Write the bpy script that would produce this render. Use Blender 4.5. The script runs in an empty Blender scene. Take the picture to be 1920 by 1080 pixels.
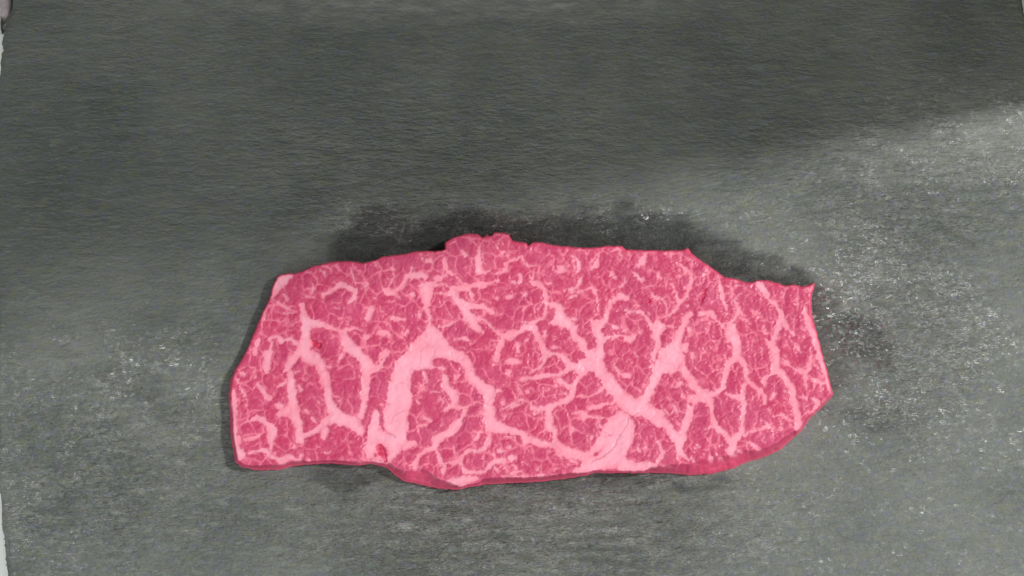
import bpy, math, random
import numpy as np
from mathutils import Vector

# ------------------------------------------------------------------ camera, world, lamps, exposure
scene = bpy.context.scene
col = scene.collection
TILT = math.radians(8.0)
DIST = 0.55
FRAME_W = 0.24
PXM = FRAME_W / 1920.0
BOARD_T = 0.006                       # thickness of the slate board; the table top is z = 0
cam_d = bpy.data.cameras.new('camera')
cam = bpy.data.objects.new('camera', cam_d); col.objects.link(cam)
cam_d.sensor_width = 36.0
cam_d.lens = 36.0 * DIST / FRAME_W
cam_d.clip_start = 0.01; cam_d.clip_end = 50.0
CAM = np.array([0.0, -DIST * math.sin(TILT), BOARD_T + DIST * math.cos(TILT)])
cam.location = CAM
cam.rotation_euler = (TILT, 0, 0)
scene.camera = cam

world = bpy.data.worlds.new('World'); scene.world = world
world.use_nodes = True
bg = world.node_tree.nodes['Background']
bg.inputs['Color'].default_value = (0.92, 0.965, 0.95, 1)
bg.inputs['Strength'].default_value = 0.37

def area(name, loc, target, sx, sy, power, colour, roll=0.0):
    l = bpy.data.lights.new(name, 'AREA'); l.shape = 'RECTANGLE'
    l.size = sx; l.size_y = sy; l.energy = power; l.color = colour
    o = bpy.data.objects.new(name, l); col.objects.link(o)
    o.location = loc
    d = (Vector(target) - Vector(loc)).normalized()
    q = d.to_track_quat('-Z', 'Y')
    o.rotation_euler = q.to_euler()
    return o
# broad soft fill lamp, added in front of the board
sb = area('fill_lamp', (-0.15, -0.75, 1.0), (0, 0, 0), 1.1, 0.8, 9.8, (0.98, 1.0, 0.99))
# the main lamp, low at the right: past the added unseen panel it throws the long shadow over the top of the slate
key = area('work_lamp', (0.90, 0.215, 1.20), (0, 0, 0), 0.11, 0.11, 25.0, (1.0, 0.985, 0.965))

vs = scene.view_settings
scene.display_settings.display_device = 'sRGB'
vs.view_transform = 'Standard'; vs.look = 'None'; vs.exposure = 0.0; vs.gamma = 1.0
vs.use_curve_mapping = False

# ------------------------------------------------------------------ helpers
cT, sT = math.cos(TILT), math.sin(TILT)
RIGHT = np.array([1.0, 0, 0]); UP = np.array([0, cT, sT]); FWD = np.array([0, sT, -cT])
def place(px, py, z):
    """photo position -> place on the level z (the survey of where each thing stands)"""
    px = np.asarray(px, float); py = np.asarray(py, float)
    z = np.broadcast_to(np.asarray(z, float), px.shape)
    v = (FWD * DIST)[None] + ((px.ravel() - 960) * PXM)[:, None] * RIGHT + ((540 - py.ravel()) * PXM)[:, None] * UP
    t = (z.ravel() - CAM[2]) / v[:, 2]
    return CAM[None] + v * t[:, None]

def lattice(x, y, sx, sy, seed):
    """smooth value noise in -1..1"""
    r = np.random.RandomState(seed)
    u = x / sx + 1000.37; v = y / sy + 1000.71
    iu = np.floor(u).astype(int); iv = np.floor(v).astype(int)
    fu = u - iu; fv = v - iv
    fu = fu * fu * fu * (fu * (fu * 6 - 15) + 10); fv = fv * fv * fv * (fv * (fv * 6 - 15) + 10)
    iu -= iu.min(); iv -= iv.min()
    g = r.uniform(-1, 1, (iv.max() + 2, iu.max() + 2))
    a = g[iv, iu]; b = g[iv, iu + 1]; c = g[iv + 1, iu]; d = g[iv + 1, iu + 1]
    return (a * (1 - fu) + b * fu) * (1 - fv) + (c * (1 - fu) + d * fu) * fv
def fbm(x, y, sx, sy, seed, n=3):
    s = 0; a = 1.0; t = 0
    for k in range(n):
        s = s + a * lattice(x, y, sx / 2 ** k, sy / 2 ** k, seed + 7 * k); t += a; a *= 0.55
    return s / t
def sstep(a, b, x):
    t = np.clip((x - a) / (b - a), 0, 1)
    return t * t * (3 - 2 * t)

def cells(x, y, s, seed):
    """rounded cell pattern: distance to the border between neighbouring cells (0 on the border)"""
    u = x / s + 500.0; v = y / s + 500.0
    iu = np.floor(u).astype(int); iv = np.floor(v).astype(int)
    ou, ov = iu.min() - 2, iv.min() - 2
    r = np.random.RandomState(seed); g = r.uniform(0.08, 0.92, (iv.max() - ov + 4, iu.max() - ou + 4, 2))
    cx_ = np.zeros(x.shape); cy_ = np.zeros(x.shape)
    d1 = np.full(x.shape, 9.0); d2 = np.full(x.shape, 9.0)
    for a in (-1, 0, 1):
        for b in (-1, 0, 1):
            c = g[iv - ov + a, iu - ou + b]
            d = np.hypot(iu + b + c[..., 0] - u, iv + a + c[..., 1] - v)
            d2 = np.where(d < d1, d1, np.minimum(d2, d))
            cx_ = np.where(d < d1, iu + b + c[..., 0], cx_); cy_ = np.where(d < d1, iv + a + c[..., 1], cy_)
            d1 = np.minimum(d1, d)
    return (d2 - d1) * s, (cx_ - 500) * s, (cy_ - 500) * s

def mesh_from(name, verts, faces, mat, parent=None, attrs=None, normals=None, smooth=True):
    """verts (n,3), faces (m,4) quads, attrs {name: per-vertex float}, normals per-corner (4m,3)"""
    me = bpy.data.meshes.new(name)
    me.vertices.add(len(verts)); me.vertices.foreach_set('co', np.asarray(verts, np.float32).ravel())
    m = len(faces)
    me.loops.add(m * 4); me.loops.foreach_set('vertex_index', np.asarray(faces, np.int32).ravel())
    me.polygons.add(m)
    me.polygons.foreach_set('loop_start', np.arange(0, 4 * m, 4, dtype=np.int32))
    me.polygons.foreach_set('use_smooth', np.full(m, smooth, dtype=bool))
    me.update(calc_edges=True)
    for k, v in (attrs or {}).items():
        a = me.attributes.new(k, 'FLOAT', 'POINT')
        a.data.foreach_set('value', np.asarray(v, np.float32).ravel())
    if normals is not None:
        me.normals_split_custom_set(np.asarray(normals, np.float32).tolist())
    me.materials.append(mat)
    o = bpy.data.objects.new(name, me); col.objects.link(o)
    if parent is not None: o.parent = parent
    return o

class NT:
    def __init__(s, name):
        s.m = bpy.data.materials.new(name); s.m.use_nodes = True
        s.t = s.m.node_tree; s.t.nodes.clear()
        s.out = s.n('ShaderNodeOutputMaterial'); s.b = s.n('ShaderNodeBsdfPrincipled')
        s.t.links.new(s.b.outputs[0], s.out.inputs[0])
    def n(s, typ, **kw):
        nd = s.t.nodes.new(typ)
        for k, v in kw.items(): setattr(nd, k, v)
        return nd
    def put(s, sock, v):
        if isinstance(v, bpy.types.NodeSocket): s.t.links.new(v, sock)
        elif isinstance(v, (tuple, list)) and len(v) == 3 and sock.type == 'RGBA': sock.default_value = (*v, 1)
        else: sock.default_value = v
    def attr(s, name):
        return s.n('ShaderNodeAttribute', attribute_name=name).outputs['Fac']
    def math(s, op, a, b=0.0, clamp=False):
        nd = s.n('ShaderNodeMath', operation=op); nd.use_clamp = clamp
        s.put(nd.inputs[0], a); s.put(nd.inputs[1], b); return nd.outputs[0]
    def mix(s, f, a, b):
        nd = s.n('ShaderNodeMix', data_type='RGBA')
        s.put(nd.inputs[0], f); s.put(nd.inputs[6], a); s.put(nd.inputs[7], b); return nd.outputs[2]
    def coords(s, scale=(1, 1, 1), rot=0.0):
        tc = s.n('ShaderNodeTexCoord'); mp = s.n('ShaderNodeMapping')
        mp.inputs['Scale'].default_value = scale; mp.inputs['Rotation'].default_value = (0, 0, rot)
        s.t.links.new(tc.outputs['Object'], mp.inputs[0]); return mp.outputs[0]
    def noise(s, vec, scale, detail=3, rough=0.5, dist=0.0):
        nd = s.n('ShaderNodeTexNoise'); s.put(nd.inputs['Vector'], vec)
        nd.inputs['Scale'].default_value = scale; nd.inputs['Detail'].default_value = detail
        nd.inputs['Roughness'].default_value = rough; nd.inputs['Distortion'].default_value = dist
        return nd.outputs['Fac']
    def ramp(s, f, a, b, lo=0.0, hi=1.0):
        nd = s.n('ShaderNodeMapRange'); nd.interpolation_type = 'SMOOTHSTEP'
        s.put(nd.inputs[0], f); nd.inputs[1].default_value = a; nd.inputs[2].default_value = b
        nd.inputs[3].default_value = lo; nd.inputs[4].default_value = hi; return nd.outputs[0]
    def bump(s, h, strength, dist, nrm=None):
        nd = s.n('ShaderNodeBump'); s.put(nd.inputs['Height'], h)
        s.put(nd.inputs['Strength'], strength); nd.inputs['Distance'].default_value = dist
        if nrm is not None: s.t.links.new(nrm, nd.inputs['Normal'])
        return nd.outputs[0]
    def set(s, name, v): s.put(s.b.inputs[name], v)

# ------------------------------------------------------------------ materials
def slate_material():
    s = NT('slate')
    wet = s.attr('wet'); zone = s.attr('ripple'); pale = s.attr('pale'); mica = s.attr('mica')
    c1 = s.coords((1, 3.6, 1), math.radians(5))       # ripples run along x
    c2 = s.coords((1, 2.6, 1), math.radians(-10))
    c0 = s.coords()
    big = s.noise(c0, 26, 5, 0.65)
    rip = s.noise(c1, 135, 5, 0.68, 0.3)
    rip2 = s.noise(c2, 520, 2, 0.55)
    grain = s.noise(c0, 1500, 3, 0.65)
    tint = s.noise(c1, 230, 5, 0.7)
    base = s.mix(s.ramp(big, 0.3, 0.7), (0.061, 0.068, 0.062), (0.103, 0.110, 0.098))
    streak = s.math('MULTIPLY', s.ramp(tint, 0.50, 0.72), s.math('ADD', s.math('MULTIPLY', zone, 0.55), 0.10))
    base = s.mix(streak, base, (0.19, 0.195, 0.18))
    base = s.mix(s.ramp(tint, 0.46, 0.30, 0.0, 0.5), base, (0.050, 0.053, 0.052))
    base = s.mix(s.ramp(grain, 0.58, 0.75, 0.0, 0.55), base, (0.17, 0.175, 0.165))
    base = s.mix(s.ramp(grain, 0.42, 0.28, 0.0, 0.6), base, (0.040, 0.042, 0.044))
    ch = [s.noise(s.coords((1, 1.5, 1), 0.3 + k), sc, 2, 0.5) for k, sc in enumerate((430, 470, 620))]
    base = s.mix(s.ramp(ch[0], 0.54, 0.70, 0.0, 0.40), base, (0.110, 0.116, 0.058))
    base = s.mix(s.ramp(ch[1], 0.54, 0.70, 0.0, 0.40), base, (0.082, 0.082, 0.135))
    base = s.mix(s.ramp(ch[2], 0.56, 0.70, 0.0, 0.35), base, (0.070, 0.115, 0.095))
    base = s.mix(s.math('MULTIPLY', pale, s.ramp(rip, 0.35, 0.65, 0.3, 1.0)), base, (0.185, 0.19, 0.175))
    brk = s.ramp(s.noise(c1, 260, 4, 0.7), 0.30, 0.62, 1.0, 0.84)
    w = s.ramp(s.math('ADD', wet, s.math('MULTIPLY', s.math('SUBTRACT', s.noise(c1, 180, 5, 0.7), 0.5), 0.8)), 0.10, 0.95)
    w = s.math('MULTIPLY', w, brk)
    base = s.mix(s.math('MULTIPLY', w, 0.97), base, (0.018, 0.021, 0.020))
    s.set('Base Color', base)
    s.set('Roughness', s.math('ADD', s.ramp(rip2, 0.3, 0.7, 0.46, 0.62), s.math('MULTIPLY', wet, -0.16)))
    s.set('Specular IOR Level', s.math('SUBTRACT', 0.42, s.math('MULTIPLY', wet, 0.24)))
    h = s.math('ADD', rip, s.math('MULTIPLY', rip2, 0.5))
    n1 = s.bump(h, s.math('ADD', s.math('MULTIPLY', zone, 0.85), 0.12), 0.0019)
    n2 = s.bump(grain, 0.5, 0.00030, n1)
    s.set('Normal', n2)
    # mica and droplets: tiny facets, each tilted its own way, that flash where they face a lamp
    vo = s.n('ShaderNodeTexVoronoi'); s.put(vo.inputs['Vector'], s.coords((1, 1.25, 1), 0.2)); vo.inputs['Scale'].default_value = 1150
    sub = s.n('ShaderNodeVectorMath', operation='MULTIPLY_ADD'); s.t.links.new(vo.outputs['Color'], sub.inputs[0])
    sub.inputs[1].default_value = (1.7, 1.7, 0); sub.inputs[2].default_value = (-0.85, -0.85, 0)
    add = s.n('ShaderNodeVectorMath', operation='ADD'); s.t.links.new(sub.outputs[0], add.inputs[0]); s.t.links.new(n1, add.inputs[1])
    nn = s.n('ShaderNodeVectorMath', operation='NORMALIZE'); s.t.links.new(add.outputs[0], nn.inputs[0])
    s.t.links.new(nn.outputs[0], s.b.inputs['Coat Normal'])
    patch = s.ramp(s.noise(c0, 110, 4, 0.65), 0.38, 0.60, 0.15, 1.0)
    s.set('Coat Weight', s.math('MULTIPLY', mica, patch, True)); s.set('Coat Roughness', 0.24); s.set('Coat IOR', 1.9)
    return s.m

def meat_material():
    s = NT('marbled_beef')
    fat = s.attr('fat'); mott = s.attr('mottle'); crack = s.attr('crack'); blood = s.attr('blood'); fv = s.attr('fatvar')
    c0 = s.coords()
    n = s.noise(c0, 900, 3, 0.6); n2 = s.noise(s.coords((1, 1, 1), 0.5), 260, 3, 0.55)
    lean = s.mix(s.ramp(n2, 0.3, 0.7), (0.345, 0.028, 0.088), (0.41, 0.050, 0.122))
    lean = s.mix(s.attr('warm'), lean, (0.40, 0.030, 0.088))
    lean = s.mix(mott, lean, (0.61, 0.150, 0.22))
    lean = s.mix(s.ramp(n, 0.3, 0.75, 0.0, 0.3), lean, (0.36, 0.028, 0.09))
    fc = s.mix(fv, (0.62, 0.185, 0.255), (0.62, 0.265, 0.34))
    fc = s.mix(s.ramp(n, 0.45, 0.8, 0.0, 0.25), fc, (0.68, 0.20, 0.25))
    c = s.mix(fat, lean, fc)
    c = s.mix(crack, c, (0.45, 0.055, 0.13))
    c = s.mix(s.attr('rim'), c, (0.74, 0.085, 0.17))
    c = s.mix(blood, c, (0.45, 0.012, 0.055))
    s.set('Base Color', c)
    s.set('Roughness', s.ramp(n, 0.3, 0.7, 0.34, 0.55))
    s.set('Specular IOR Level', 0.30)
    h = s.math('ADD', s.math('MULTIPLY', s.noise(c0, 1300, 3, 0.6), 0.5), s.math('MULTIPLY', n2, 0.6))
    s.set('Normal', s.bump(h, 0.12, 0.0006))
    return s.m

def plain_material(name, a, b, scale, rough):
    s = NT(name); c0 = s.coords()
    n = s.noise(c0, scale, 4, 0.6)
    s.set('Base Color', s.mix(s.ramp(n, 0.3, 0.7), a, b)); s.set('Roughness', rough)
    s.set('Normal', s.bump(n, 0.3, 0.0005))
    return s.m
M_SLATE = slate_material(); M_MEAT = meat_material()
M_TABLE = plain_material('white_table_top', (0.74, 0.76, 0.74), (0.80, 0.81, 0.79), 60, 0.5)
M_CLOTH = plain_material('mauve_grey_cloth', (0.30, 0.26, 0.27), (0.38, 0.33, 0.34), 900, 0.9)
M_HEM = plain_material('pale_hem', (0.32, 0.33, 0.30), (0.46, 0.46, 0.43), 700, 0.85)
# ------------------------------------------------------------------ the marbling, drawn tile by tile: @ left top scale, then one seam per line (x,y,width)
SEAMS = """
@ 420 420 4.153
605,640,45 620,720,60 640,800,75 640,880,80 630,950,85 640,1010,110 700,1060,90
640,740,60 700,780,55 780,785,40 850,820,25 930,840,30 1020,810,25 1080,830,15
930,850,40 950,900,50 1000,950,60 1060,1020,70 1120,1080,80
770,550,30 850,520,35 910,470,40 960,490,40 1030,520,35 1020,570,35 980,610,25
1040,500,25 1000,400,25 985,340,15
740,360,15 780,380,30 790,430,15
680,450,15 700,500,30 680,560,20
390,590,20 430,620,25 500,660,20 560,690,20
400,680,12 540,700,12
320,690,25 315,760,15
415,480,95 470,430,90 520,405,40
400,520,40 380,570,20
480,560,25 500,600,25
350,900,25 410,870,25 450,910,40 520,890,30 560,930,50
380,920,20 360,990,40 330,1060,50
1150,650,25 1140,700,40 1110,740,45
1130,470,15 1080,510,15
270,900,30 250,960,30
1200,850,25 1246,870,30
640,570,14 700,570,14
860,650,20 900,660,12
960,750,10 970,790,10
1100,795,18 1110,800,18
420,740,10 425,745,10
465,790,20 466,792,20
290,830,15 330,880,12
@ 420 640 4.153
640,20,120 600,90,60
680,90,60 740,160,80 780,250,80 800,340,60 810,430,60 830,500,70 880,570,90
570,100,50 500,190,60 490,220,50
520,250,50 530,330,70 530,420,70 540,500,80 550,580,90 580,640,60 590,700,60 600,780,60
440,570,50 500,540,70
640,730,40 720,690,40 800,620,60 900,600,110 960,620,100 1020,640,100 1060,700,70
790,700,60 780,760,40
940,20,60 1000,70,80 1080,130,80 1110,200,80 1110,300,70 1100,400,60 1090,500,50 1060,580,50
1130,200,40 1220,190,30
340,100,60 330,200,60 335,240,40
260,320,20 280,360,30 330,420,50 355,445,45
390,390,20 440,350,20 480,320,25 490,280,25
75,380,30 80,500,55 80,620,50 85,720,50 90,820,50 130,880,80
120,330,12 130,380,15 160,400,20 185,500,20
240,70,35 250,110,20
110,300,28 112,302,28
145,250,35 165,255,30
245,270,25 245,285,20
420,500,45 450,510,40
140,650,15 200,620,25 260,590,40 320,630,40 370,670,60 380,700,80 370,770,60 370,830,30
130,770,15 200,765,22 270,740,20 310,720,15
200,870,20 260,860,20 330,850,30 370,900,30 440,930,40 520,900,30 560,920,30
600,880,25 580,940,30
665,925,40 667,927,40
550,820,25 552,822,25
770,860,20 800,870,25 850,860,15
590,350,22 600,385,22
700,430,15 745,485,15
690,600,20 720,640,18
920,110,30 895,155,18
560,240,25 600,240,12
640,230,10 650,280,10
820,200,30 822,202,30
640,540,30 660,560,12
900,470,25 902,472,20
960,740,10 940,780,10
1040,560,15 1080,600,20
30,420,10 60,370,16
130,800,20 120,740,16
440,950,20 700,955,14
980,955,12 1100,950,14
@ 680 420 4.153
160,510,20 200,530,60 240,540,50
200,500,30 230,430,30 260,400,20
250,550,25 290,580,15
270,520,30 310,470,30 350,410,40 400,400,50 460,400,50 490,410,40
380,340,25 370,400,25
595,212,26 645,212,26
630,270,25 640,330,35 660,370,30 720,400,15 780,450,20 840,490,30
570,425,35 610,420,35 650,400,25
910,180,25 905,240,35 900,300,50 910,360,60 950,380,30 1000,355,15
900,180,20 860,140,18 810,115,14
920,150,15 960,120,10
1020,390,20 1100,370,25 1130,340,30 1110,300,20 1180,280,20 1246,240,20
700,530,70 730,590,60 780,640,50 810,690,60 850,740,80 880,810,60 940,840,30
700,500,25 740,500,40 830,500,40 860,560,30 860,610,15
840,490,30 930,480,50 990,460,20 1060,440,20
780,620,60 860,650,50 930,640,50 1000,680,40 1030,700,20
820,740,70 930,740,30 980,770,25 1030,830,25 1090,870,35 1170,850,35 1246,840,20
1090,870,30 1080,930,50 1050,1000,40 1040,1060,40
440,480,20 500,470,40 570,470,30 650,470,15 700,500,25
500,510,100 500,580,75 500,650,45 525,720,22 525,780,20
580,540,15 680,545,20
590,800,25 640,800,20 710,760,20 780,740,25
520,780,15 520,830,80 560,880,120 500,930,170 440,990,170 550,1020,220 420,1060,150
600,900,80 650,960,80 720,1030,60 800,1070,50
730,900,30 790,890,25 840,920,20
385,550,38 388,552,38
90,580,22 120,585,12
180,710,20 182,712,20
60,660,40 40,740,50
240,740,40 330,740,30
440,680,20 445,715,30
150,850,50 200,850,40 230,890,15
350,830,30 330,860,30
180,1000,50 150,1060,50
1040,575,42 1045,577,42
1150,570,32 1155,565,25
1180,450,35 1182,452,35
1225,390,20 1245,430,25
780,210,18 800,250,30
280,760,18 300,730,18
340,860,15 310,890,15
150,690,12 130,640,12
20,490,14 40,470,14
230,350,30 260,360,20
500,290,28 540,300,30
460,270,20 475,290,12
760,960,12 800,970,12
300,1000,14 330,990,14
20,880,30 60,870,12
100,330,18 90,300,18
640,600,16 630,620,12
560,670,16 562,672,16
1100,210,25 1060,260,12
1040,70,26 1080,75,26
@ 680 660 4.153
330,100,140 300,200,150 290,290,180 290,380,200 260,480,190 260,580,180 290,680,110
300,120,100 400,60,160 520,20,110 640,5,80 760,40,90 830,120,70 850,200,85 920,260,80 980,310,100 980,400,90 990,500,90 1010,570,110 1080,600,80 1150,610,40 1246,630,50
100,480,60 100,560,80 80,650,100 70,750,110 60,800,60
110,640,90 230,700,120 260,770,80 220,830,50 120,830,40
60,150,50 120,130,25 160,60,30 200,0,30
470,160,22 500,230,22
590,100,35 630,125,35
640,200,50 640,270,50 700,320,70 720,370,50 700,420,50 640,450,30
700,420,50 760,430,30 840,420,20 900,390,15
540,310,12 610,310,12 650,300,15
610,350,25 630,400,20
480,510,30 530,540,20
450,580,25 490,570,25
800,450,30 780,500,30 740,560,60 700,610,80 640,650,60 570,680,60 560,740,50 500,760,30 440,810,30 400,880,50 410,910,50
760,180,28 720,220,20
1050,305,35 1070,310,25
1090,390,36 1092,400,36
400,710,50 330,740,50
570,760,30 610,850,30 640,900,30 630,930,40
650,870,20 740,850,30 800,790,30 840,770,30 900,780,20 960,740,30 980,690,60 990,640,40
920,620,25 880,680,18
710,730,25 715,820,18
760,860,25 800,930,30 880,940,25 960,930,20 1020,860,40 1070,840,40 1110,850,20
1160,825,40 1190,830,30
1145,735,36 1150,738,30
1070,770,50 1100,775,20
0,840,18 100,850,22 200,880,26 280,910,12
690,1010,60 760,1000,60 850,990,50 900,980,22
760,1040,30 800,1030,20
1060,540,30 1120,500,15 1110,470,12
1130,450,18 1180,420,22 1246,400,20
1060,930,30 1030,900,20
1170,940,25 1246,930,20
470,250,15 480,290,20
420,380,20 450,400,12
1180,880,20 1200,910,20
820,830,14 830,850,14
1130,660,16 1180,665,12
1200,560,10 1240,570,10
1180,640,12 1190,700,12
@ 940 420 4.153
0,380,20 50,370,25 50,340,20 30,310,25 100,280,20 170,250,20 180,300,25 220,325,25 290,325,20
255,350,25 250,400,25 230,470,20
245,470,30 280,460,40 340,510,30 350,590,25 300,640,20 285,670,16
150,390,22 155,450,30 125,485,20
95,450,32 97,452,32
60,575,35 90,565,30
185,548,32 187,550,30
470,350,60 440,380,20
390,460,30 370,465,30
500,240,10 570,250,20 600,290,30 610,350,30 580,390,15
760,210,15 755,270,25 740,330,35 700,350,30
530,520,40 590,490,30 620,440,35 630,415,15
540,530,20 640,520,15 710,500,35 750,560,25 755,650,15 760,700,12
530,570,15 600,560,15
860,220,30 920,190,20 940,260,14 900,320,14
1070,320,40 1110,280,60 1130,230,20
1020,380,15 1060,410,30 1100,440,35
900,530,15 960,460,20 970,420,15
1130,490,15 1190,480,20
1160,520,15 1190,560,20 1246,580,20
870,600,40 920,570,60 980,580,40
860,600,25 830,680,30 820,730,40 770,790,60
740,790,90 750,850,60 780,900,70 770,960,60 760,1040,80
740,780,40 710,770,40 700,740,15
350,620,30 420,630,40 460,660,60 450,730,80 520,780,80 570,820,60 570,880,40 630,920,60 650,980,50 690,1040,50 740,1070,60
400,770,35 430,760,40
0,870,30 60,880,60 130,850,40 180,810,50 260,820,50 290,890,35 320,950,40 350,1000,60 420,1010,30 500,1040,30
160,770,14 250,770,22 320,740,22 345,680,18 355,640,20
340,840,35 340,900,20
200,895,28 205,915,20
125,940,35 135,1000,30
100,1070,60 130,1072,40
410,960,35 440,965,20
430,880,16 432,882,16
550,740,18 590,740,30
960,665,25 1000,685,35
1010,690,15 1100,690,25 1140,740,22 1180,800,50 1205,860,40 1220,960,40 1180,1020,25
880,800,38 905,805,20
965,830,45 967,835,40
760,900,40 860,880,30 940,870,22 1000,900,55 1040,870,25
1030,600,22 1060,615,15
1230,790,80 1246,800,80
1030,1000,15 1070,1040,15
860,380,30 890,420,15
1060,640,12 1075,650,12
830,570,12 850,590,12
1220,390,30 1240,420,25
600,540,10 680,560,10
1160,700,20 1150,690,12
1100,830,15 1090,850,15
20,250,18 60,240,14
360,230,10 380,235,10
200,670,8 202,672,8
990,240,16 992,242,16
1150,350,16 1170,370,16
@ 940 660 4.153
500,60,40 560,120,60 620,120,100 700,100,130 760,110,100 800,180,100 850,250,110 910,320,110 960,380,120 1010,420,130 1080,430,140 1180,520,80 1246,560,60
700,0,60 720,60,60
1100,400,100 1140,340,70 1180,250,60 1210,160,60 1230,100,80
340,20,50 330,80,30 300,120,35 230,160,18
530,130,30 450,180,30 330,190,30 200,205,35 150,215,35
450,220,40 530,270,40 570,270,40 600,200,25 650,170,25
560,300,50 540,360,50 460,390,45 390,430,55 300,440,30 240,440,35 230,390,18 150,370,22 90,410,18 20,440,14
150,370,18 140,300,20 130,240,22
370,440,50 370,520,60 370,580,50 420,620,50 420,690,40 450,730,40 530,770,60 620,800,60 700,790,50 760,740,60 800,680,90 860,600,130 920,540,130
0,590,50 80,620,30 170,630,40 210,690,60 310,710,50 400,730,40 480,790,50 560,810,50 640,830,50 700,850,90
940,540,150 920,640,170 900,740,190 850,830,160 750,870,110 650,900,70 580,930,50
950,880,120 1050,910,60 1100,880,60
1000,560,80 1000,640,80 970,720,80 960,780,60
600,345,18 680,350,22 760,310,20 790,280,40
690,440,40 760,420,45 840,400,18 880,390,26
620,470,22 560,480,12
650,500,65 690,510,30 740,510,25 840,520,14
565,590,28 540,640,22
710,660,30 700,690,15
760,540,22 780,590,18
640,590,12 645,610,12
440,325,14 500,328,24
380,290,18 340,300,12
205,305,36 207,308,36
85,830,40 110,825,30
65,740,30 67,742,30
440,800,30 480,830,14
370,775,25 372,777,25
545,850,30 580,865,30
60,160,35 62,180,18
75,75,55 130,80,50
880,100,22 920,160,30 960,190,40 1010,185,30
1180,20,50 1190,70,30
260,480,20 320,460,10
330,620,25 350,640,15
0,968,18 150,972,20 300,968,18 430,958,15
1105,880,35 1130,860,25
1150,470,40 1246,480,50
280,920,30 300,890,12
180,860,12 210,880,12
0,840,30 20,860,20
30,900,16 60,930,20
410,930,24 440,900,14
1060,720,14 1080,780,14
700,650,10 702,680,10
220,770,14 222,772,14
1000,60,12 1020,90,12
@ 1200 420 4.155
20,290,60 40,240,18
130,380,15 165,420,20 160,470,12
40,490,12 90,480,20
80,530,15 130,575,20 190,600,20 215,660,20 210,740,20
255,470,28 280,520,22 300,580,25 310,620,38 280,670,30 230,715,26
285,300,20 330,330,25 400,390,22 410,440,22 380,510,28 370,560,22 320,600,35
262,210,12 260,250,10
205,215,12 208,260,10
490,450,12 450,475,18
615,400,22 620,470,32 640,560,32 670,640,22 690,700,18
390,700,50 350,760,60 320,830,50 290,910,70 270,980,110 280,1040,150
375,930,20 350,970,60
480,700,35 560,700,38 600,750,22 660,810,18 690,850,30 700,790,28 730,750,28 770,690,22 775,650,15
780,680,15 830,720,16
700,850,60 740,910,70 760,960,60 760,1040,60 720,1060,60
110,780,25 160,800,75 120,870,50 145,940,28 110,1020,45
220,790,16 290,810,18
10,690,14 60,740,18 100,780,25
390,820,28 390,850,20
670,545,10 730,530,10
735,580,14 780,560,10
405,1010,25 430,1030,20
700,780,20 640,780,10
320,400,14 325,420,14
370,640,20 385,645,12
320,260,14 318,290,14
740,380,12 760,440,14
520,350,14 540,380,14
210,960,12 205,980,14
515,945,10 520,970,10
605,920,14 608,930,14
560,950,10 555,980,10
120,560,8 160,620,8
@ 1200 660 4.155
240,40,190 240,110,140 160,150,60 110,230,50 70,320,60 20,400,60 60,440,80 120,490,70 200,560,60 260,640,60 310,700,80 300,760,50 380,840,26
330,130,60 380,200,60 430,270,60 490,330,90 520,350,60 590,320,40 650,280,40 665,180,40 680,100,50 740,50,50 760,0,60
430,380,60 400,440,60 370,530,60 340,620,60 320,700,80
400,360,60 540,370,60 560,440,30 570,530,40 610,600,50 680,660,40 720,720,50 700,790,40 760,810,16
510,600,16 560,580,35
690,330,30 760,350,30 800,380,25 810,450,30 800,560,25 790,640,40 730,690,40
320,245,35 270,270,12
250,400,24 280,450,26 300,490,12
280,455,24 220,480,16 180,430,10
430,750,28 432,752,28
490,790,20 492,792,20
545,830,40 560,860,24
620,830,45 650,860,24
640,720,24 642,722,24
400,820,30 420,850,20
150,710,18 180,780,36 120,880,36 40,890,55 30,920,40
60,720,14 30,760,12
400,400,20 425,410,14
180,890,25 240,900,12
410,30,22 415,70,12
560,690,12 540,720,12
470,740,12 450,720,12
250,350,10 240,390,12
@ 1370 480 4.696
235,220,30 270,270,65 310,330,50 340,390,32 400,420,38 440,490,46 450,560,65 480,600,38 530,660,22 560,700,22
440,570,60 410,660,40 390,740,40 370,790,65 400,850,65 400,930,75 400,1000,60
310,740,26 350,780,60
290,620,14 320,700,18
60,540,28 70,480,22 45,390,18 80,340,18 130,310,18
70,540,28 150,570,12 170,610,10
20,620,60 30,700,90 60,760,80 60,850,60 80,900,50 110,960,40 150,1010,40 140,1070,40
205,730,12 190,820,10 230,870,12
170,880,10 180,960,10
440,300,12 470,330,16 470,420,12 460,450,10
590,350,24 580,420,20 590,490,18
655,450,22 670,540,46 690,620,46 730,690,60 760,780,60 790,870,50 820,960,50 850,1050,45
560,770,26 600,820,36 630,870,22
430,900,18 500,940,22 560,990,26 640,1020,36 700,1000,22 710,900,22 730,830,18
650,1030,36 660,1070,36
380,1000,60 440,1040,45 480,1080,35
735,240,10 715,290,14 660,300,10
40,210,22 65,240,18
190,490,12 240,500,12 280,530,12 295,640,10
380,370,12 400,350,12
535,345,12 537,347,10
570,520,10 560,600,12 565,650,10
650,700,20 620,770,12
480,880,16 490,890,12
660,420,16 700,400,12
350,540,10 365,555,10
295,830,10 297,832,8
@ 1370 660 4.153
350,20,60 350,90,70 370,140,55 430,200,45 480,290,56 490,380,46 520,470,56 530,540,66 525,600,56
380,70,30 470,110,22 560,160,32 600,150,28 625,80,22 640,20,22
580,180,28 590,260,28 600,310,16
690,40,50 720,110,40 750,190,38 770,260,30 785,320,25
620,180,18 660,220,28 700,245,28 740,240,18
80,60,40 120,130,40 125,220,40 180,270,36 240,310,36 270,350,22 265,400,18
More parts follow.
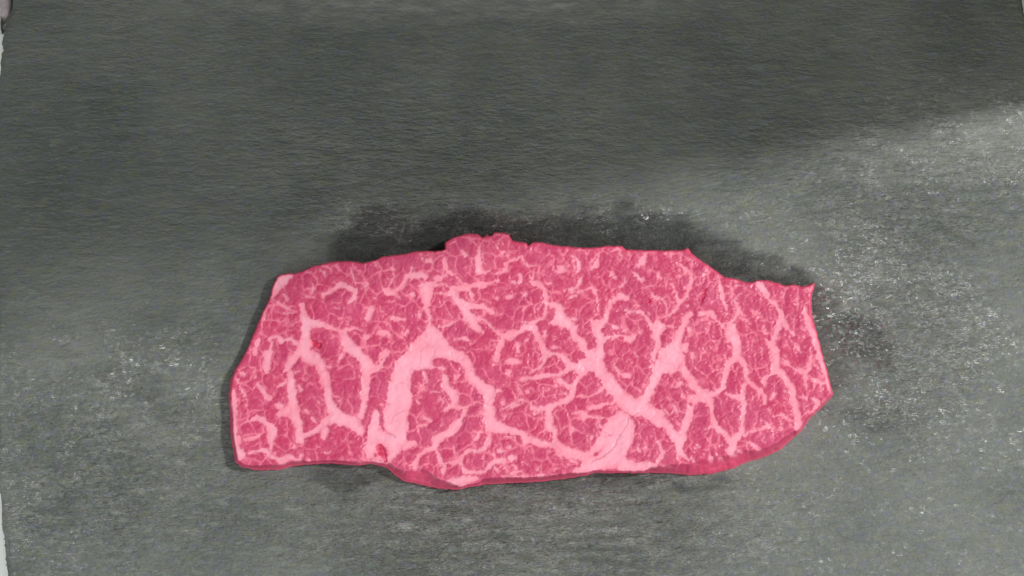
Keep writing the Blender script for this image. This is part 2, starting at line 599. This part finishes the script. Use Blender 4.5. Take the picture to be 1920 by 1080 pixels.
110,260,30 90,340,36 110,400,45 95,480,32 90,560,36 80,640,55 20,680,60 20,740,60 0,780,40
0,350,22 90,340,30
265,270,18 270,210,28 300,190,26 350,150,36
110,650,26 150,620,18 230,600,18 290,570,45 340,600,14 370,630,10
190,560,10 240,530,12 280,560,18
340,330,30 310,370,14
340,500,28 400,490,22 430,510,12 480,540,22 510,560,22
390,590,16 410,560,12 380,540,12
90,690,22 160,720,18 200,740,26 240,775,26
650,370,36 690,400,36 660,440,20
590,410,20 595,430,20
610,470,20 680,460,16
0,812,16 60,815,16
400,600,24 402,602,20
540,350,14 600,360,14
700,310,14 720,290,14
60,770,20 90,780,16
260,640,12 270,700,10
430,40,14 432,42,14
"""
LEANS = """
@ 680 420 4.153
580,1080,70 640,1070,50
@ 680 660 4.153
150,60,10 152,62,10
@ 1200 420 4.155
400,740,26 420,720,26
@ 1200 660 4.155
400,405,26 410,410,26
@ 940 660 4.153
1090,500,14 1130,530,14 1180,560,10
"""
CRACKS = """
@ 680 660 4.153
120,540,12 160,600,14 250,665,12
80,430,10 120,450,8
160,410,14 210,408,8
280,230,6 380,260,5
0,650,20 40,560,10 60,480,10
940,395,6 1000,420,5
1020,500,6 1060,530,5
820,840,5 840,860,5
290,770,5 285,810,5
@ 940 660 4.153
1050,510,20 1130,530,22 1180,570,10 1246,600,10
800,625,8 890,675,7
980,510,7 985,560,7 940,620,6 900,690,8 870,760,8 760,830,12 700,850,8
1060,470,5 1010,500,5
@ 1200 420 4.155
520,500,12 500,560,16 475,605,14 440,640,10 400,690,8
480,470,6 520,420,5
@ 1200 660 4.155
0,515,16 50,545,12 130,590,10 200,650,12 250,720,10
@ 420 640 4.153
1080,740,20 1110,660,12 1140,560,12
60,540,6 90,590,6
@ 940 420 4.153
190,160,10 205,190,12
"""
BLOODS = """
@ 680 660 4.153
130,740,50 150,790,60 180,840,34
@ 420 420 4.153
700,920,30 740,945,40
@ 1200 420 4.155
70,600,16 72,604,16
515,505,8 480,600,10
@ 940 420 4.153
1150,600,22 1155,605,20
"""
OUTLINE = [(511.5,535.6),(518.7,518.7),(526,514),(540,512),(551,513),(564.5,509),(588.5,498),(617,491.5),(646,489),(664,490),(680,493),(704,487),(716,480.7),
(752,476.6),(781,470.6),(800,470),(815,471),(834,467),(834,453.7),(848.5,445),(872.6,438),(894,438),(904,445),(912,441),(921,441.7),(925.6,436),
(942,436),(954.5,438.8),(960.5,451),(973,453),(986,455),(990.5,460),(998,454),(1014.6,454),(1036,459),(1075,463),(1104,464.5),(1123,463),(1145,460.5),
(1166,461),(1173.6,468),(1205,469),(1240,469),(1257.8,468.6),(1280.6,468),(1289,464),(1296,474),(1308,484),(1335,502),(1344.4,509),(1356,518.7),(1378,522),
(1397.7,529),(1410,529),(1419,525),(1438,525),(1455,530),(1472,535),(1489,533),(1502,537),(1517,534),(1527.6,530),(1526.5,541.8),(1522,552),(1522,573.7),
(1524,599),(1532,622.7),(1540,656.7),(1553,701.5),(1558,722.6),(1562.6,739.5),(1548,756),(1538.5,766),(1519,783),(1505,804.5),(1493,816.5),(1464,843),
(1432.6,857.5),(1399,867),(1375,878.5),(1334.8,888.6),(1296,891),(1257.8,887),(1200,887),(1144.7,887.5),(1118,886),(1094,892),(1060,898),(1012,903),(940,907),
(911,908),(884.7,913),(858,918),(824.5,916.4),(788.4,909),(759.5,903),(740,891),(726,877),(694.4,869.5),(675,873),(650,871),(624.7,868.7),
(588.5,870),(552,873.6),(523.5,880.8),(487,882),(456,877),(440.5,866),(437,847),(432,813),(431,775),(428.4,741),(432,712),(439,695),(451,676),(463,654.5),
(478,620),(492,584),(504,562)]
# depth (in photo steps) of the visible cut side inside the outline, at places along the lower edge
SIDE = [(430,880,8),(520,880,10),(620,870,8),(720,880,6),(745,893,14),(790,908,34),(830,915,16),(870,912,5),(930,907,12),(1000,903,10),(1080,894,10),(1110,888,5),
(1180,887,3),(1245,887,12),(1280,890,22),(1340,887,30),(1380,877,25),(1430,858,16),(1470,838,14),(1500,812,6)]
def parse(txt):
    out = []; ox = oy = 0; sc = 1
    for ln in txt.strip().splitlines():
        if ln.startswith('@'):
            ox, oy, sc = map(float, ln[1:].split()); continue
        pts = [tuple(map(float, q.split(','))) for q in ln.split()]
        out.append([(ox + x / sc, oy + y / sc, w / sc / 2) for x, y, w in pts])
    return out

# ------------------------------------------------------------------ table and slate board
tx, ty = 1.2, 1.0
n = 3
tv = [(-tx, -ty, 0), (tx, -ty, 0), (tx, ty, 0), (-tx, ty, 0), (-tx, -ty, -0.03), (tx, -ty, -0.03), (tx, ty, -0.03), (-tx, ty, -0.03)]
tf = [(0, 1, 2, 3), (7, 6, 5, 4), (0, 4, 5, 1), (1, 5, 6, 2), (2, 6, 7, 3), (3, 7, 4, 0)]
table = mesh_from('table', tv, tf, M_TABLE, smooth=False)
table['kind'] = 'structure'

def outline_xy():
    P = np.array(OUTLINE); Q = []
    r = np.random.RandomState(5)
    for i in range(len(P)):
        a = P[i]; b = P[(i + 1) % len(P)]
        L = np.hypot(*(b - a)); k = max(1, int(L / 5))
        nn = np.array([-(b - a)[1], (b - a)[0]]) / max(L, 1e-6)
        for j in range(k):
            Q.append(a + (b - a) * j / k + nn * r.normal(0, 0.45) * (j > 0))
    return np.array(Q)
POLY = outline_xy()

def poly_sdf(X, Y, P):
    """signed distance (positive inside) and direction to the nearest outline point"""
    best = np.full(X.shape, 1e9); bx = np.zeros_like(X); by = np.zeros_like(X)
    inside = np.zeros(X.shape, bool)
    for i in range(len(P)):
        ax, ay = P[i]; cx, cy = P[(i + 1) % len(P)]
        dx, dy = cx - ax, cy - ay; L2 = dx * dx + dy * dy + 1e-9
        t = np.clip(((X - ax) * dx + (Y - ay) * dy) / L2, 0, 1)
        qx = ax + t * dx; qy = ay + t * dy
        d = (X - qx) ** 2 + (Y - qy) ** 2
        m = d < best
        best[m] = d[m]; bx[m] = qx[m]; by[m] = qy[m]
        if abs(dy) > 1e-9:
            c = ((ay > Y) != (cy > Y)) & (X < dx * (Y - ay) / dy + ax)
            inside ^= c
    d = np.sqrt(best)
    return np.where(inside, d, -d), bx, by

LEFT = [(-400, 20), (-60, 27), (0, 24), (20, 22), (36, 12), (48, 10), (60, 8), (78, 3), (90, 6), (104, 2), (116, 0), (125, 2), (145, -1), (175, -3), (210, -5), (300, -7), (420, -9), (560, -9), (700, -9),
        (820, -8), (890, -5), (915, -1), (930, 1), (950, 3), (990, 4), (1010, 8), (1035, 9), (1050, 11), (1080, 15), (1200, 22), (1500, 30)]
def slate_board():
    step = 4.0
    ys = np.arange(-360, 1460 + 1, step); u = np.linspace(0, 1, 485)
    U, Y = np.meshgrid(u, ys)
    la = np.array(LEFT); lx = np.interp(ys, la[:, 0], la[:, 1]) + 1.6 * fbm(ys, ys * 0, 16, 1, 3, 3)
    rx = np.interp(ys, [-400, 0, 22, 60, 1500], [1912, 1916.5, 1919, 1932, 1945]) + 1.5 * fbm(ys, ys * 0 + 9, 20, 1, 4, 3)
    X = lx[:, None] + (rx - lx)[:, None] * U
    e = np.minimum.reduce([(X - lx[:, None]), (rx[:, None] - X), Y + 360, 1460 - Y])
    z = BOARD_T + 0.00016 * fbm(X, Y, 260, 120, 11, 3) + 0.00009 * fbm(X + 0.1 * Y, Y, 60, 16, 12, 3)
    z -= 0.0009 * (1 - sstep(0, 12, e)) ** 2 * (0.6 + 0.5 * lattice(X, Y, 25, 25, 9))
    # --- damp film left by the meat, ripples of the cleft surface, pale patches with bands of light painted in
    w = 38 * fbm(X, Y, 80, 34, 21, 5)
    wx = X + w; wy = Y + 30 * fbm(X, Y, 70, 36, 22, 5)
    def ell(cx, cy, rx_, ry_, rot=0.0, soft=0.42):
        c, s = math.cos(rot), math.sin(rot)
        a = ((wx - cx) * c + (wy - cy) * s) / rx_; b = (-(wx - cx) * s + (wy - cy) * c) / ry_
        return 1 - sstep(1 - soft, 1 + soft, np.sqrt(a * a + b * b))
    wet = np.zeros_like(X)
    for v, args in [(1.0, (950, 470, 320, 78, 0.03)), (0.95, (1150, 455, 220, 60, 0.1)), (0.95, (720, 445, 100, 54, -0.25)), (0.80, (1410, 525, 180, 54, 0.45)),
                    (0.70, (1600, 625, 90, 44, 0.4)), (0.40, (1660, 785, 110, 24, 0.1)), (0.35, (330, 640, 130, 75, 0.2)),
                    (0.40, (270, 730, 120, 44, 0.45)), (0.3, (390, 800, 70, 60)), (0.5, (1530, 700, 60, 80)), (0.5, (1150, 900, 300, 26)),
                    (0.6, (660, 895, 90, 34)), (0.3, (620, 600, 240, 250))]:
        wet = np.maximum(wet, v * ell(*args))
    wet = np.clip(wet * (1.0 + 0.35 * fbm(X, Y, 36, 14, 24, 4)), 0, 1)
    ripple = 0.25 + 1.15 * ell(960, 990, 420, 120, 0, 0.6) + 0.7 * ell(1720, 620, 130, 190, 0, 0.6) + 0.6 * ell(200, 900, 260, 160, 0, 0.6) \
        + 0.5 * ell(1700, 350, 300, 120, 0, 0.6) + 0.4 * ell(800, 320, 300, 120, 0, 0.6) + 0.4 * ell(900, 430, 260, 60)
    ripple = np.clip(ripple + 0.15 * fbm(X, Y, 90, 60, 25, 3), 0, 1.6)
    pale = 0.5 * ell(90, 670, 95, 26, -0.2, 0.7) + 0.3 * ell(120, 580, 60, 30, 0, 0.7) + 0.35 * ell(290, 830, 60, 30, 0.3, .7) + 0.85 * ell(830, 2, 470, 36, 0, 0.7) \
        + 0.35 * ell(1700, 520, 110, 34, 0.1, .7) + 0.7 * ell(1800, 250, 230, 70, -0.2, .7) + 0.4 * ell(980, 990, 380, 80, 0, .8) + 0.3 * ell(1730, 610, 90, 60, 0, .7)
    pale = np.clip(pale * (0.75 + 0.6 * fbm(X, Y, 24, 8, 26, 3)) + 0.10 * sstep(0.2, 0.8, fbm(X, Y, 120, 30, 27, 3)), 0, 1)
    mica = 0.03 + 2.2 * ell(1690, 525, 115, 75, 0.2, 0.6) + 2.0 * ell(1740, 660, 130, 95, 0.2, 0.6) + 0.75 * ell(1800, 300, 260, 110, -0.2, 0.8) + 0.6 * ell(1560, 560, 120, 110, 0, 0.7) \
        + 0.5 * ell(1000, 1000, 360, 110, 0, 0.8) + 0.5 * ell(310, 750, 150, 110, 0.5, 0.8) + 0.5 * ell(100, 900, 200, 200, 0, 0.8) \
        + 0.7 * ell(760, 410, 170, 36, 0, 0.8) + 0.5 * ell(1100, 400, 280, 30, 0, 0.8) + 0.4 * ell(1700, 770, 200, 60, 0, 0.8) + 0.2 * ell(1500, 900, 700, 300, 0, .6)
    mica = np.clip(mica, 0, 2.2)
    V = place(X, Y, z)
    V[:, :2] = place(X, Y, BOARD_T)[:, :2]
    ny, nx = X.shape
    idx = np.arange(ny * nx).reshape(ny, nx)
    # image rows run towards the viewer: keep faces looking up
    F = np.stack([idx[1:, :-1], idx[1:, 1:], idx[:-1, 1:], idx[:-1, :-1]], -1).reshape(-1, 4)
    ring = np.concatenate([idx[0, :], idx[1:, -1], idx[-1, :-1][::-1], idx[1:-1, 0][::-1]])
    B = V[ring].copy(); mid = B.copy()
    rr = np.random.RandomState(8)
    c = V.mean(0)
    out = (B[:, :2] - c[:2]); out /= np.linalg.norm(out, axis=1)[:, None]
    mid[:, :2] += out * rr.uniform(0.0001, 0.0009, (len(B), 1)); mid[:, 2] = 0.003
    B[:, :2] += out * rr.uniform(-0.0004, 0.0006, (len(B), 1)); B[:, 2] = 0.0
    k = len(ring); o1 = len(V); o2 = o1 + k
    j = np.arange(k); j2 = (j + 1) % k
    S1 = np.stack([ring[j2], ring[j], o1 + j, o1 + j2], -1); S2 = np.stack([o1 + j2, o1 + j, o2 + j, o2 + j2], -1)
    VV = np.concatenate([V, mid, B]); FF = np.concatenate([F, S1[:, ::-1], S2[:, ::-1]])
    pad = lambda a, v: np.concatenate([a.ravel(), np.full(2 * k, v)])
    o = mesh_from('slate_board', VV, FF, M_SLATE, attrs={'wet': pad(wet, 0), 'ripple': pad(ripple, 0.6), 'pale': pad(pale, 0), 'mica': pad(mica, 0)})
    o['label'] = 'dark grey slate serving board with rough rippled surface, damp around the meat'
    o['category'] = 'slate board'
    return o
slate_board()

# ------------------------------------------------------------------ the steak
def make_steak():
    h = 1.45
    xs = np.arange(422, 1570, h); ys = np.arange(430, 924, h)
    X, Y = np.meshgrid(xs, ys)
    D, BX, BY = poly_sdf(X, Y, POLY)
    ins = D > 0
    q = ins[:-1, :-1] | ins[1:, :-1] | ins[:-1, 1:] | ins[1:, 1:]          # quads that touch the inside
    used = np.zeros_like(ins); used[:-1, :-1] |= q; used[1:, :-1] |= q; used[:-1, 1:] |= q; used[1:, 1:] |= q
    snap = used & ~ins
    X = np.where(snap, BX, X); Y = np.where(snap, BY, Y); D = np.where(snap, 0.0, D)
    D = np.maximum(D, 0)
    # side depth
    sd = np.array(SIDE); num = 0; den = 0
    for a, b, c in sd:
        g = np.exp(-((X - a) ** 2) / 26.0 ** 2); num = num + g * c; den = den + g
    low = sstep(660, 800, Y)
    W = 2.2 * (1 - low) + low * np.maximum(5.0, np.where(den > 1e-6, num / np.maximum(den, 1e-6), 6.0))
    lowedge = low * sstep(1, 8, D * 0 + 9) 
    # fat field
    wx = X + 2.2 * fbm(X, Y, 15, 15, 31, 3) + 1.0 * lattice(X, Y, 4.5, 4.5, 33)
    wy = Y + 2.2 * fbm(X, Y, 15, 15, 32, 3) + 1.0 * lattice(X, Y, 4.5, 4.5, 34)
    def field(strokes, wx=wx, wy=wy, ids=False, grow=0.0):
        F = np.full(X.shape, -50.0); who = np.full(X.shape, -1)
        x0, y0 = xs[0], ys[0]
        for n_, st in enumerate(strokes):
            if len(st) == 1: st = st + st
            for (ax, ay, ar), (cx, cy, cr) in zip(st[:-1], st[1:]):
                m = max(ar, cr) + 12
                i0 = max(0, int((min(ax, cx) - m - x0) / h)); i1 = int((max(ax, cx) + m - x0) / h) + 2
                j0 = max(0, int((min(ay, cy) - m - y0) / h)); j1 = int((max(ay, cy) + m - y0) / h) + 2
                sl = (slice(j0, j1), slice(i0, i1))
                px, py = wx[sl], wy[sl]
                dx, dy = cx - ax, cy - ay; L2 = dx * dx + dy * dy + 1e-9
                t = np.clip(((px - ax) * dx + (py - ay) * dy) / L2, 0, 1)
                f = (ar + (cr - ar) * t) + grow - np.hypot(px - ax - t * dx, py - ay - t * dy)
                mm = f > F[sl]
                F[sl] = np.where(mm, f, F[sl]); who[sl] = np.where(mm, n_, who[sl])
        return (F, who) if ids else F
    S = parse(SEAMS)
    for st in S:                                                         # thin seams run out to a point
        if max(p[2] for p in st) < 4.2 and len(st) > 2:
            st[0] = (*st[0][:2], st[0][2] * 0.45); st[-1] = (*st[-1][:2], st[-1][2] * 0.45)
    F, who = field(S, ids=True, grow=0.25)
    cx = X + 2.5 * fbm(X, Y, 16, 16, 35, 2); cy = Y + 2.5 * fbm(X, Y, 16, 16, 36, 2)
    def at_cell(gx, gy):
        ii = np.clip(((gx - xs[0]) / h).round().astype(int), 0, X.shape[1] - 1)
        jj = np.clip(((gy - ys[0]) / h).round().astype(int), 0, X.shape[0] - 1)
        return F[jj, ii]
    # the lean grows in small rounded lobes, so the border between lean and fat is scalloped
    cb, gx, gy = cells(cx, cy, 10.0, 37); ux = X + 8.0 * fbm(X, Y, 19, 19, 71, 3); uy = Y + 8.0 * fbm(X, Y, 19, 19, 72, 3)
    cb2, gx2, gy2 = cells(ux * 1.1, uy * 0.9, 27.0, 38); cb3, _, _ = cells(ux, uy, 12.5, 73)
    fc_ = at_cell(gx, gy)
    amt = 0.5 + 0.5 * fbm(X, Y, 30, 30, 39, 2)
    S_ = 0.6 * F + 0.4 * np.clip(fc_, -9, 9) + 1.6 * np.exp(-(cb / 1.8) ** 2) - 0.5
    F = np.minimum(np.maximum(S_, F - 1.5), F + 1.6)
    cusp = np.exp(-(cb / 1.8) ** 2); cusp2 = np.exp(-(cb2 / (2.0 + 1.6 * amt)) ** 2); cusp3 = np.exp(-(cb3 / 1.7) ** 2)
    dome = 0.6 * sstep(0, 9, cb2) + 0.6 * sstep(0, 4, cb3)
    for st in (parse(LEANS),):
        F = np.minimum(F, -field(st))
    # small procedural flecks and hair-thin veins between the drawn seams
    vein = np.abs(fbm(X + 3 * lattice(X, Y, 9, 9, 41), Y, 34, 30, 42, 2))
    hair = (1 - sstep(0.0, 0.07, vein)) * sstep(-0.1, 0.4, fbm(X, Y, 45, 45, 43, 2))
    fleck = sstep(0.42, 0.62, fbm(X, Y, 11, 11, 44, 2)) * sstep(-0.2, 0.35, fbm(X, Y, 70, 70, 45, 2))
    fat = sstep(-1.3, 1.9, F) * (0.88 + 0.12 * sstep(1.0, 5.0, F))
    halo = sstep(-7, -0.5, F) * (1 - fat)
    rim = sstep(0.6, 3.2, D) * (1 - 0.88 * low * (1 - sstep(0.55, 0.95, D / W)) * (W > 7.5))
    keep = sstep(1490, 1510, X) * sstep(590, 620, Y)
    keep = np.maximum(keep, np.exp(-((X - 865) / 26) ** 2) * sstep(880, 895, Y))   # fat that reaches the cut side
    keep = np.maximum(keep, (X < 545) * (Y < 560) * 1.0)
    rim = np.maximum(rim, keep * sstep(0.0, 1.5, D))
    fat = fat * rim
    dots = sstep(0.50, 0.80, lattice(wx, wy, 5.5, 5.5, 54)) * sstep(-0.25, 0.35, fbm(X, Y, 60, 50, 55, 2))
    curls = (1 - sstep(0.0, 0.14, np.abs(fbm(wx, wy, 15, 15, 56, 2)))) * sstep(0.0, 0.45, fbm(X, Y, 38, 38, 57, 2))
    soft = sstep(0.0, 0.8, fbm(X, Y, 15, 13, 58, 3))
    mott = 0.20 * soft + 0.12 * hair + 0.50 * fleck + 0.34 * dots + 0.26 * curls + 0.85 * cusp2 * sstep(-0.45, 0.25, fbm(X, Y, 20, 20, 74, 2)) + 0.16 * cusp3 * sstep(0.0, 0.5, fbm(X, Y, 18, 18, 75, 2)) + 0.10 * halo
    strand = fbm(X + 0.4 * Y, Y - 0.3 * X, 5, 12, 47, 2)
    mott = np.clip(mott + 0.10 * strand, 0, 0.95) * (0.35 + 0.65 * rim)
    fatvar = np.clip(0.30 + 0.6 * fbm(X, Y, 40, 40, 48, 3) + 0.45 * sstep(3, 9, F), 0, 1)
    rimc = np.clip(0.9 * (1 - sstep(1.0, 5.0, D)) + 0.35 * low * (1 - sstep(0.5, 1.0, D / W)) * (W > 9), 0, 1)
    crack = sstep(-1.4, 1.6, field(parse(CRACKS))) * 0.5
    crack = np.clip(crack + 0.22 * (1 - sstep(0.0, 0.05, np.abs(fbm(X, Y, 60, 60, 49, 2)))) * sstep(4, 8, F), 0, 1)
    blood = np.clip(sstep(-2.5, 1.5, field(parse(BLOODS))) * 0.7, 0, 1)
    # heights
    H = 0.0052 - 0.0016 * (1 - sstep(440, 700, X)) + 0.0006 * fbm(X, Y, 240, 200, 50, 2) + 0.0003 * fbm(X, Y, 60, 60, 51, 2)
    H += 0.0012 * np.exp(-(((X - 900) / 60) ** 2 + ((Y - 460) / 34) ** 2))        # the flap that lifts at the top
    t = np.clip(D / W, 0, 1)
    prof = np.where(W > 9, 0.25 * np.sqrt(1 - (1 - np.clip(D / 5, 0, 1)) ** 2) + 0.75 * (0.7 * t + 0.3 * sstep(0, 1, t)), np.sqrt(np.maximum(0, 1 - (1 - t) ** 2)))
    bmp = 0.00012 * fbm(X, Y, 14, 12, 52, 2) + 0.00002 * lattice(X, Y, 4, 4, 53) + 0.00013 * sstep(0, 9, -F) + 0.00011 * dome * (1 - fat) - 0.0003 * crack - 0.0004 * sstep(0.3, 0.8, blood)
    z0 = BOARD_T + 0.0002
    Z = z0 + H * prof + bmp * sstep(0, 6, D)
    V3 = place(X, Y, Z).reshape(*X.shape, 3)
    # shared normals of the whole cut face, so that the pieces meet without a visible joint
    du = np.zeros_like(V3); dv = np.zeros_like(V3)
    du[:, 1:-1] = V3[:, 2:] - V3[:, :-2]; dv[1:-1] = V3[:-2] - V3[2:]
    N = np.cross(du, dv); L = np.linalg.norm(N, axis=-1, keepdims=True)
    N = np.where(L > 1e-14, N / np.maximum(L, 1e-14), np.array([0, 0, 1.0]))
    bad = (~used) | (N[..., 2] < 0.12); 
    N[..., 2] = np.where(bad, np.maximum(N[..., 2], 0.25), N[..., 2]); N /= np.linalg.norm(N, axis=-1, keepdims=True)
    # ---- who owns each quad
    def quad(a): return 0.25 * (a[:-1, :-1] + a[1:, :-1] + a[:-1, 1:] + a[1:, 1:])
    fq = quad(fat) > 0.5
    whoq = who[:-1, :-1]
    big = np.array([np.mean([p[2] for p in st]) * 2 >= 7.0 and sum(math.hypot(b[0] - a[0], b[1] - a[1]) for a, b in zip(st[:-1], st[1:])) > 22 for st in S])
    label = np.full(q.shape, -1)
    FINE = 5000; BODY = 6000
    isbig = big[np.clip(whoq, 0, None)] & (whoq >= 0)
    label[q & fq & isbig] = whoq[q & fq & isbig]
    label[q & fq & ~isbig] = FINE
    lean = q & ~fq
    # bundles: pieces of lean fenced in by fat (joined only where they touch over a wide gap)
    core = lean & (quad(F) < -2.2)
    lab = np.zeros(q.shape, int); cur = 0
    from collections import deque
    ny, nx = q.shape
    for j in range(ny):
        for i in np.nonzero(core[j] & (lab[j] == 0))[0]:
            if lab[j, i]: continue
            cur += 1; dq = deque([(j, i)]); lab[j, i] = cur
            while dq:
                a, b = dq.popleft()
                for c, d in ((a + 1, b), (a - 1, b), (a, b + 1), (a, b - 1)):
                    if 0 <= c < ny and 0 <= d < nx and core[c, d] and not lab[c, d]:
                        lab[c, d] = cur; dq.append((c, d))
    cnt = np.bincount(lab.ravel())
    small = (cnt < 70); small[0] = True
    lab[small[lab]] = 0
    for _ in range(8):                                                  # grow the cores back to the fat
        for ax, sh in ((0, 1), (0, -1), (1, 1), (1, -1)):
            r = np.roll(lab, sh, ax); m = lean & (lab == 0) & (r > 0); lab[m] = r[m]
    label[lean] = np.where(lab[lean] > 0, 10000 + lab[lean], BODY)
    # the largest bundle is the open field of lean round the others
    root = bpy.data.objects.new('steak', None); col.objects.link(root)
    c0 = place([990], [690], BOARD_T)[0]
    root.location = c0
    root['label'] = 'raw pinkish red slice of marbled beef with pale fat veins lying on dark slate'
    root['category'] = 'steak'
    vid = np.arange(X.size).reshape(X.shape)
    fl = V3.reshape(-1, 3); nf = N.reshape(-1, 3)
    A = {'fat': fat.ravel(), 'mottle': mott.ravel(), 'crack': crack.ravel(), 'blood': blood.ravel(), 'fatvar': fatvar.ravel(), 'rim': rimc.ravel(), 'warm': (0.5 + 0.5 * np.clip(1.6 * fbm(X, Y, 55, 50, 59, 3), -1, 1)).ravel()}
    # corners: near-left, near-right, far-right, far-left (rows run towards the viewer)
    Q = np.stack([vid[1:, :-1], vid[1:, 1:], vid[:-1, 1:], vid[:-1, :-1]], -1)
    stat = {}
    for lb in np.unique(label[label >= 0]):
        m = label == lb
        faces = Q[m]
        if len(faces) < 6: continue
        # walls under the rim of the piece
        pad = np.pad(m, 1)
        W_ = []
        jj, ii = np.nonzero(m)
        for (dj, di, e0, e1) in ((1, 0, 0, 1), (0, 1, 1, 2), (-1, 0, 2, 3), (0, -1, 3, 0)):
            nb = pad[jj + 1 + dj, ii + 1 + di]
            k = ~nb
            W_.append(np.stack([Q[jj[k], ii[k], e0], Q[jj[k], ii[k], e1]], -1))
        E = np.concatenate(W_)
        uv, inv = np.unique(faces.ravel(), return_inverse=True)
        remap = np.full(X.size, -1); remap[uv] = np.arange(len(uv))
        ev = np.unique(E.ravel()); rm2 = np.full(X.size, -1); rm2[ev] = np.arange(len(ev)) + len(uv)
        top = fl[uv]; bot = fl[ev].copy(); bot[:, 2] = BOARD_T + 0.00005
        verts = np.concatenate([top, bot]) - c0
        wall = np.stack([remap[E[:, 1]], remap[E[:, 0]], rm2[E[:, 0]], rm2[E[:, 1]]], -1)[:, ::1]
        FF = np.concatenate([inv.reshape(-1, 4), wall])
        tn = nf[faces.ravel()]
        p0 = fl[E[:, 0]]; p1 = fl[E[:, 1]]; wd = np.cross(p1 - p0, np.array([0, 0, 1.0])); wl = np.linalg.norm(wd, axis=1)[:, None]
        wd = np.where(wl > 1e-12, wd / np.maximum(wl, 1e-12), np.array([0, 0, 1.0]))
        NN = np.concatenate([tn, np.repeat(wd, 4, 0)])
        at = {k: np.concatenate([v[uv], v[ev]]) for k, v in A.items()}
        name = 'fine_marbling' if lb == FINE else 'lean_edge' if lb == BODY else 'muscle_bundle' if lb >= 10000 else 'fat_seam'
        o = mesh_from(name, verts, FF, M_MEAT, root, at, NN)
        if name in ('fine_marbling', 'lean_edge'): o['kind'] = 'stuff'
        stat[name] = stat.get(name, 0) + 1
    print('pieces', stat)
    return root
make_steak()

# ------------------------------------------------------------------ folded cloth whose corner shows at the top left
def cloth():
    root = bpy.data.objects.new('folded_cloth', None); col.objects.link(root)
    root['label'] = 'mauve grey folded cloth with pale hem at the upper left corner beside the board'
    root['category'] = 'cloth'
    c0 = place([-60], [-20], 0.0)[0]; root.location = c0
    nx, ny = 60, 60
    u, v = np.meshgrid(np.linspace(-260, 24, nx), np.linspace(-260, 43, ny))
    e = np.minimum.reduce([u + 260, 24 - u, v + 260, 43 - v])
    uu = u + 2.0 * fbm(u, v, 30, 30, 61, 2); vv = v + 2.0 * fbm(u, v, 30, 30, 62, 2)
    # keep clear of the board's edge
    lim = np.interp(vv, [a for a, b in LEFT], [b for a, b in LEFT]) - 1.0
    uu = np.minimum(uu + 8, lim)
    z = 0.0002 + 0.0046 * sstep(0, 22, e) ** 0.5 + 0.0004 * fbm(u, v, 60, 60, 63, 3)
    V = place(uu, vv, z) - c0
    idx = np.arange(nx * ny).reshape(ny, nx)
    F = np.stack([idx[1:, :-1], idx[1:, 1:], idx[:-1, 1:], idx[:-1, :-1]], -1).reshape(-1, 4)
    mesh_from('cloth_body', V, F, M_CLOTH, root)
    t = np.linspace(0, 1, 60); a = np.linspace(0, 2 * math.pi, 9)[:-1]
    hx = -240 + t * 245; P = place(hx, 46 + 0 * t, 0.0022 + 0 * t) - c0
    R = 0.0021 + 0.0004 * np.sin(t * 90)
    V = np.concatenate([P[:, None, :] + np.stack([0 * a, np.cos(a), np.sin(a)], -1)[None] * R[:, None, None]]).reshape(-1, 3)
    F = [(i * 8 + j, i * 8 + (j + 1) % 8, (i + 1) * 8 + (j + 1) % 8, (i + 1) * 8 + j) for i in range(59) for j in range(8)]
    mesh_from('hem', V, F, M_HEM, root)
cloth()

# ------------------------------------------------------------------ upright panel right of the slate, added out of view to cast the shadow
def shadow_panel():
    m = plain_material('pale_wood', (0.42, 0.29, 0.17), (0.55, 0.40, 0.25), 40, 0.6)
    p = place([1962], [178], 0.0)[0]
    x0, y0 = p[0], p[1]
    x1, y1, zt, r = x0 + 0.018, y0 + 0.36, 0.44, 0.004
    V = []; ring = []
    for z, ins in ((0, r), (r, 0), (zt - r, 0), (zt, r)):
        for (cx, cy, sx, sy) in ((x0, y0, 1, 1), (x1, y0, -1, 1), (x1, y1, -1, -1), (x0, y1, 1, -1)):
            for k in (0, 1):
                a, b = (r + ins, ins) if (k == 0) == (sx * sy < 0) else (ins, r + ins)
                V.append((cx + sx * a, cy + sy * b, z))
    F = [(j * 8 + i, j * 8 + (i + 1) % 8, (j + 1) * 8 + (i + 1) % 8, (j + 1) * 8 + i) for j in range(3) for i in range(8)]
    for o_ in (0, 24): F += [(o_, o_ + 1, o_ + 2, o_ + 3), (o_, o_ + 3, o_ + 4, o_ + 7), (o_ + 4, o_ + 5, o_ + 6, o_ + 7)]
    o = mesh_from('shadow_panel', V, F, m, smooth=False)
    o['label'] = 'pale wooden panel, unseen, added beyond the right end of the slate to cast a shadow'
    o['category'] = 'chopping board'
shadow_panel()
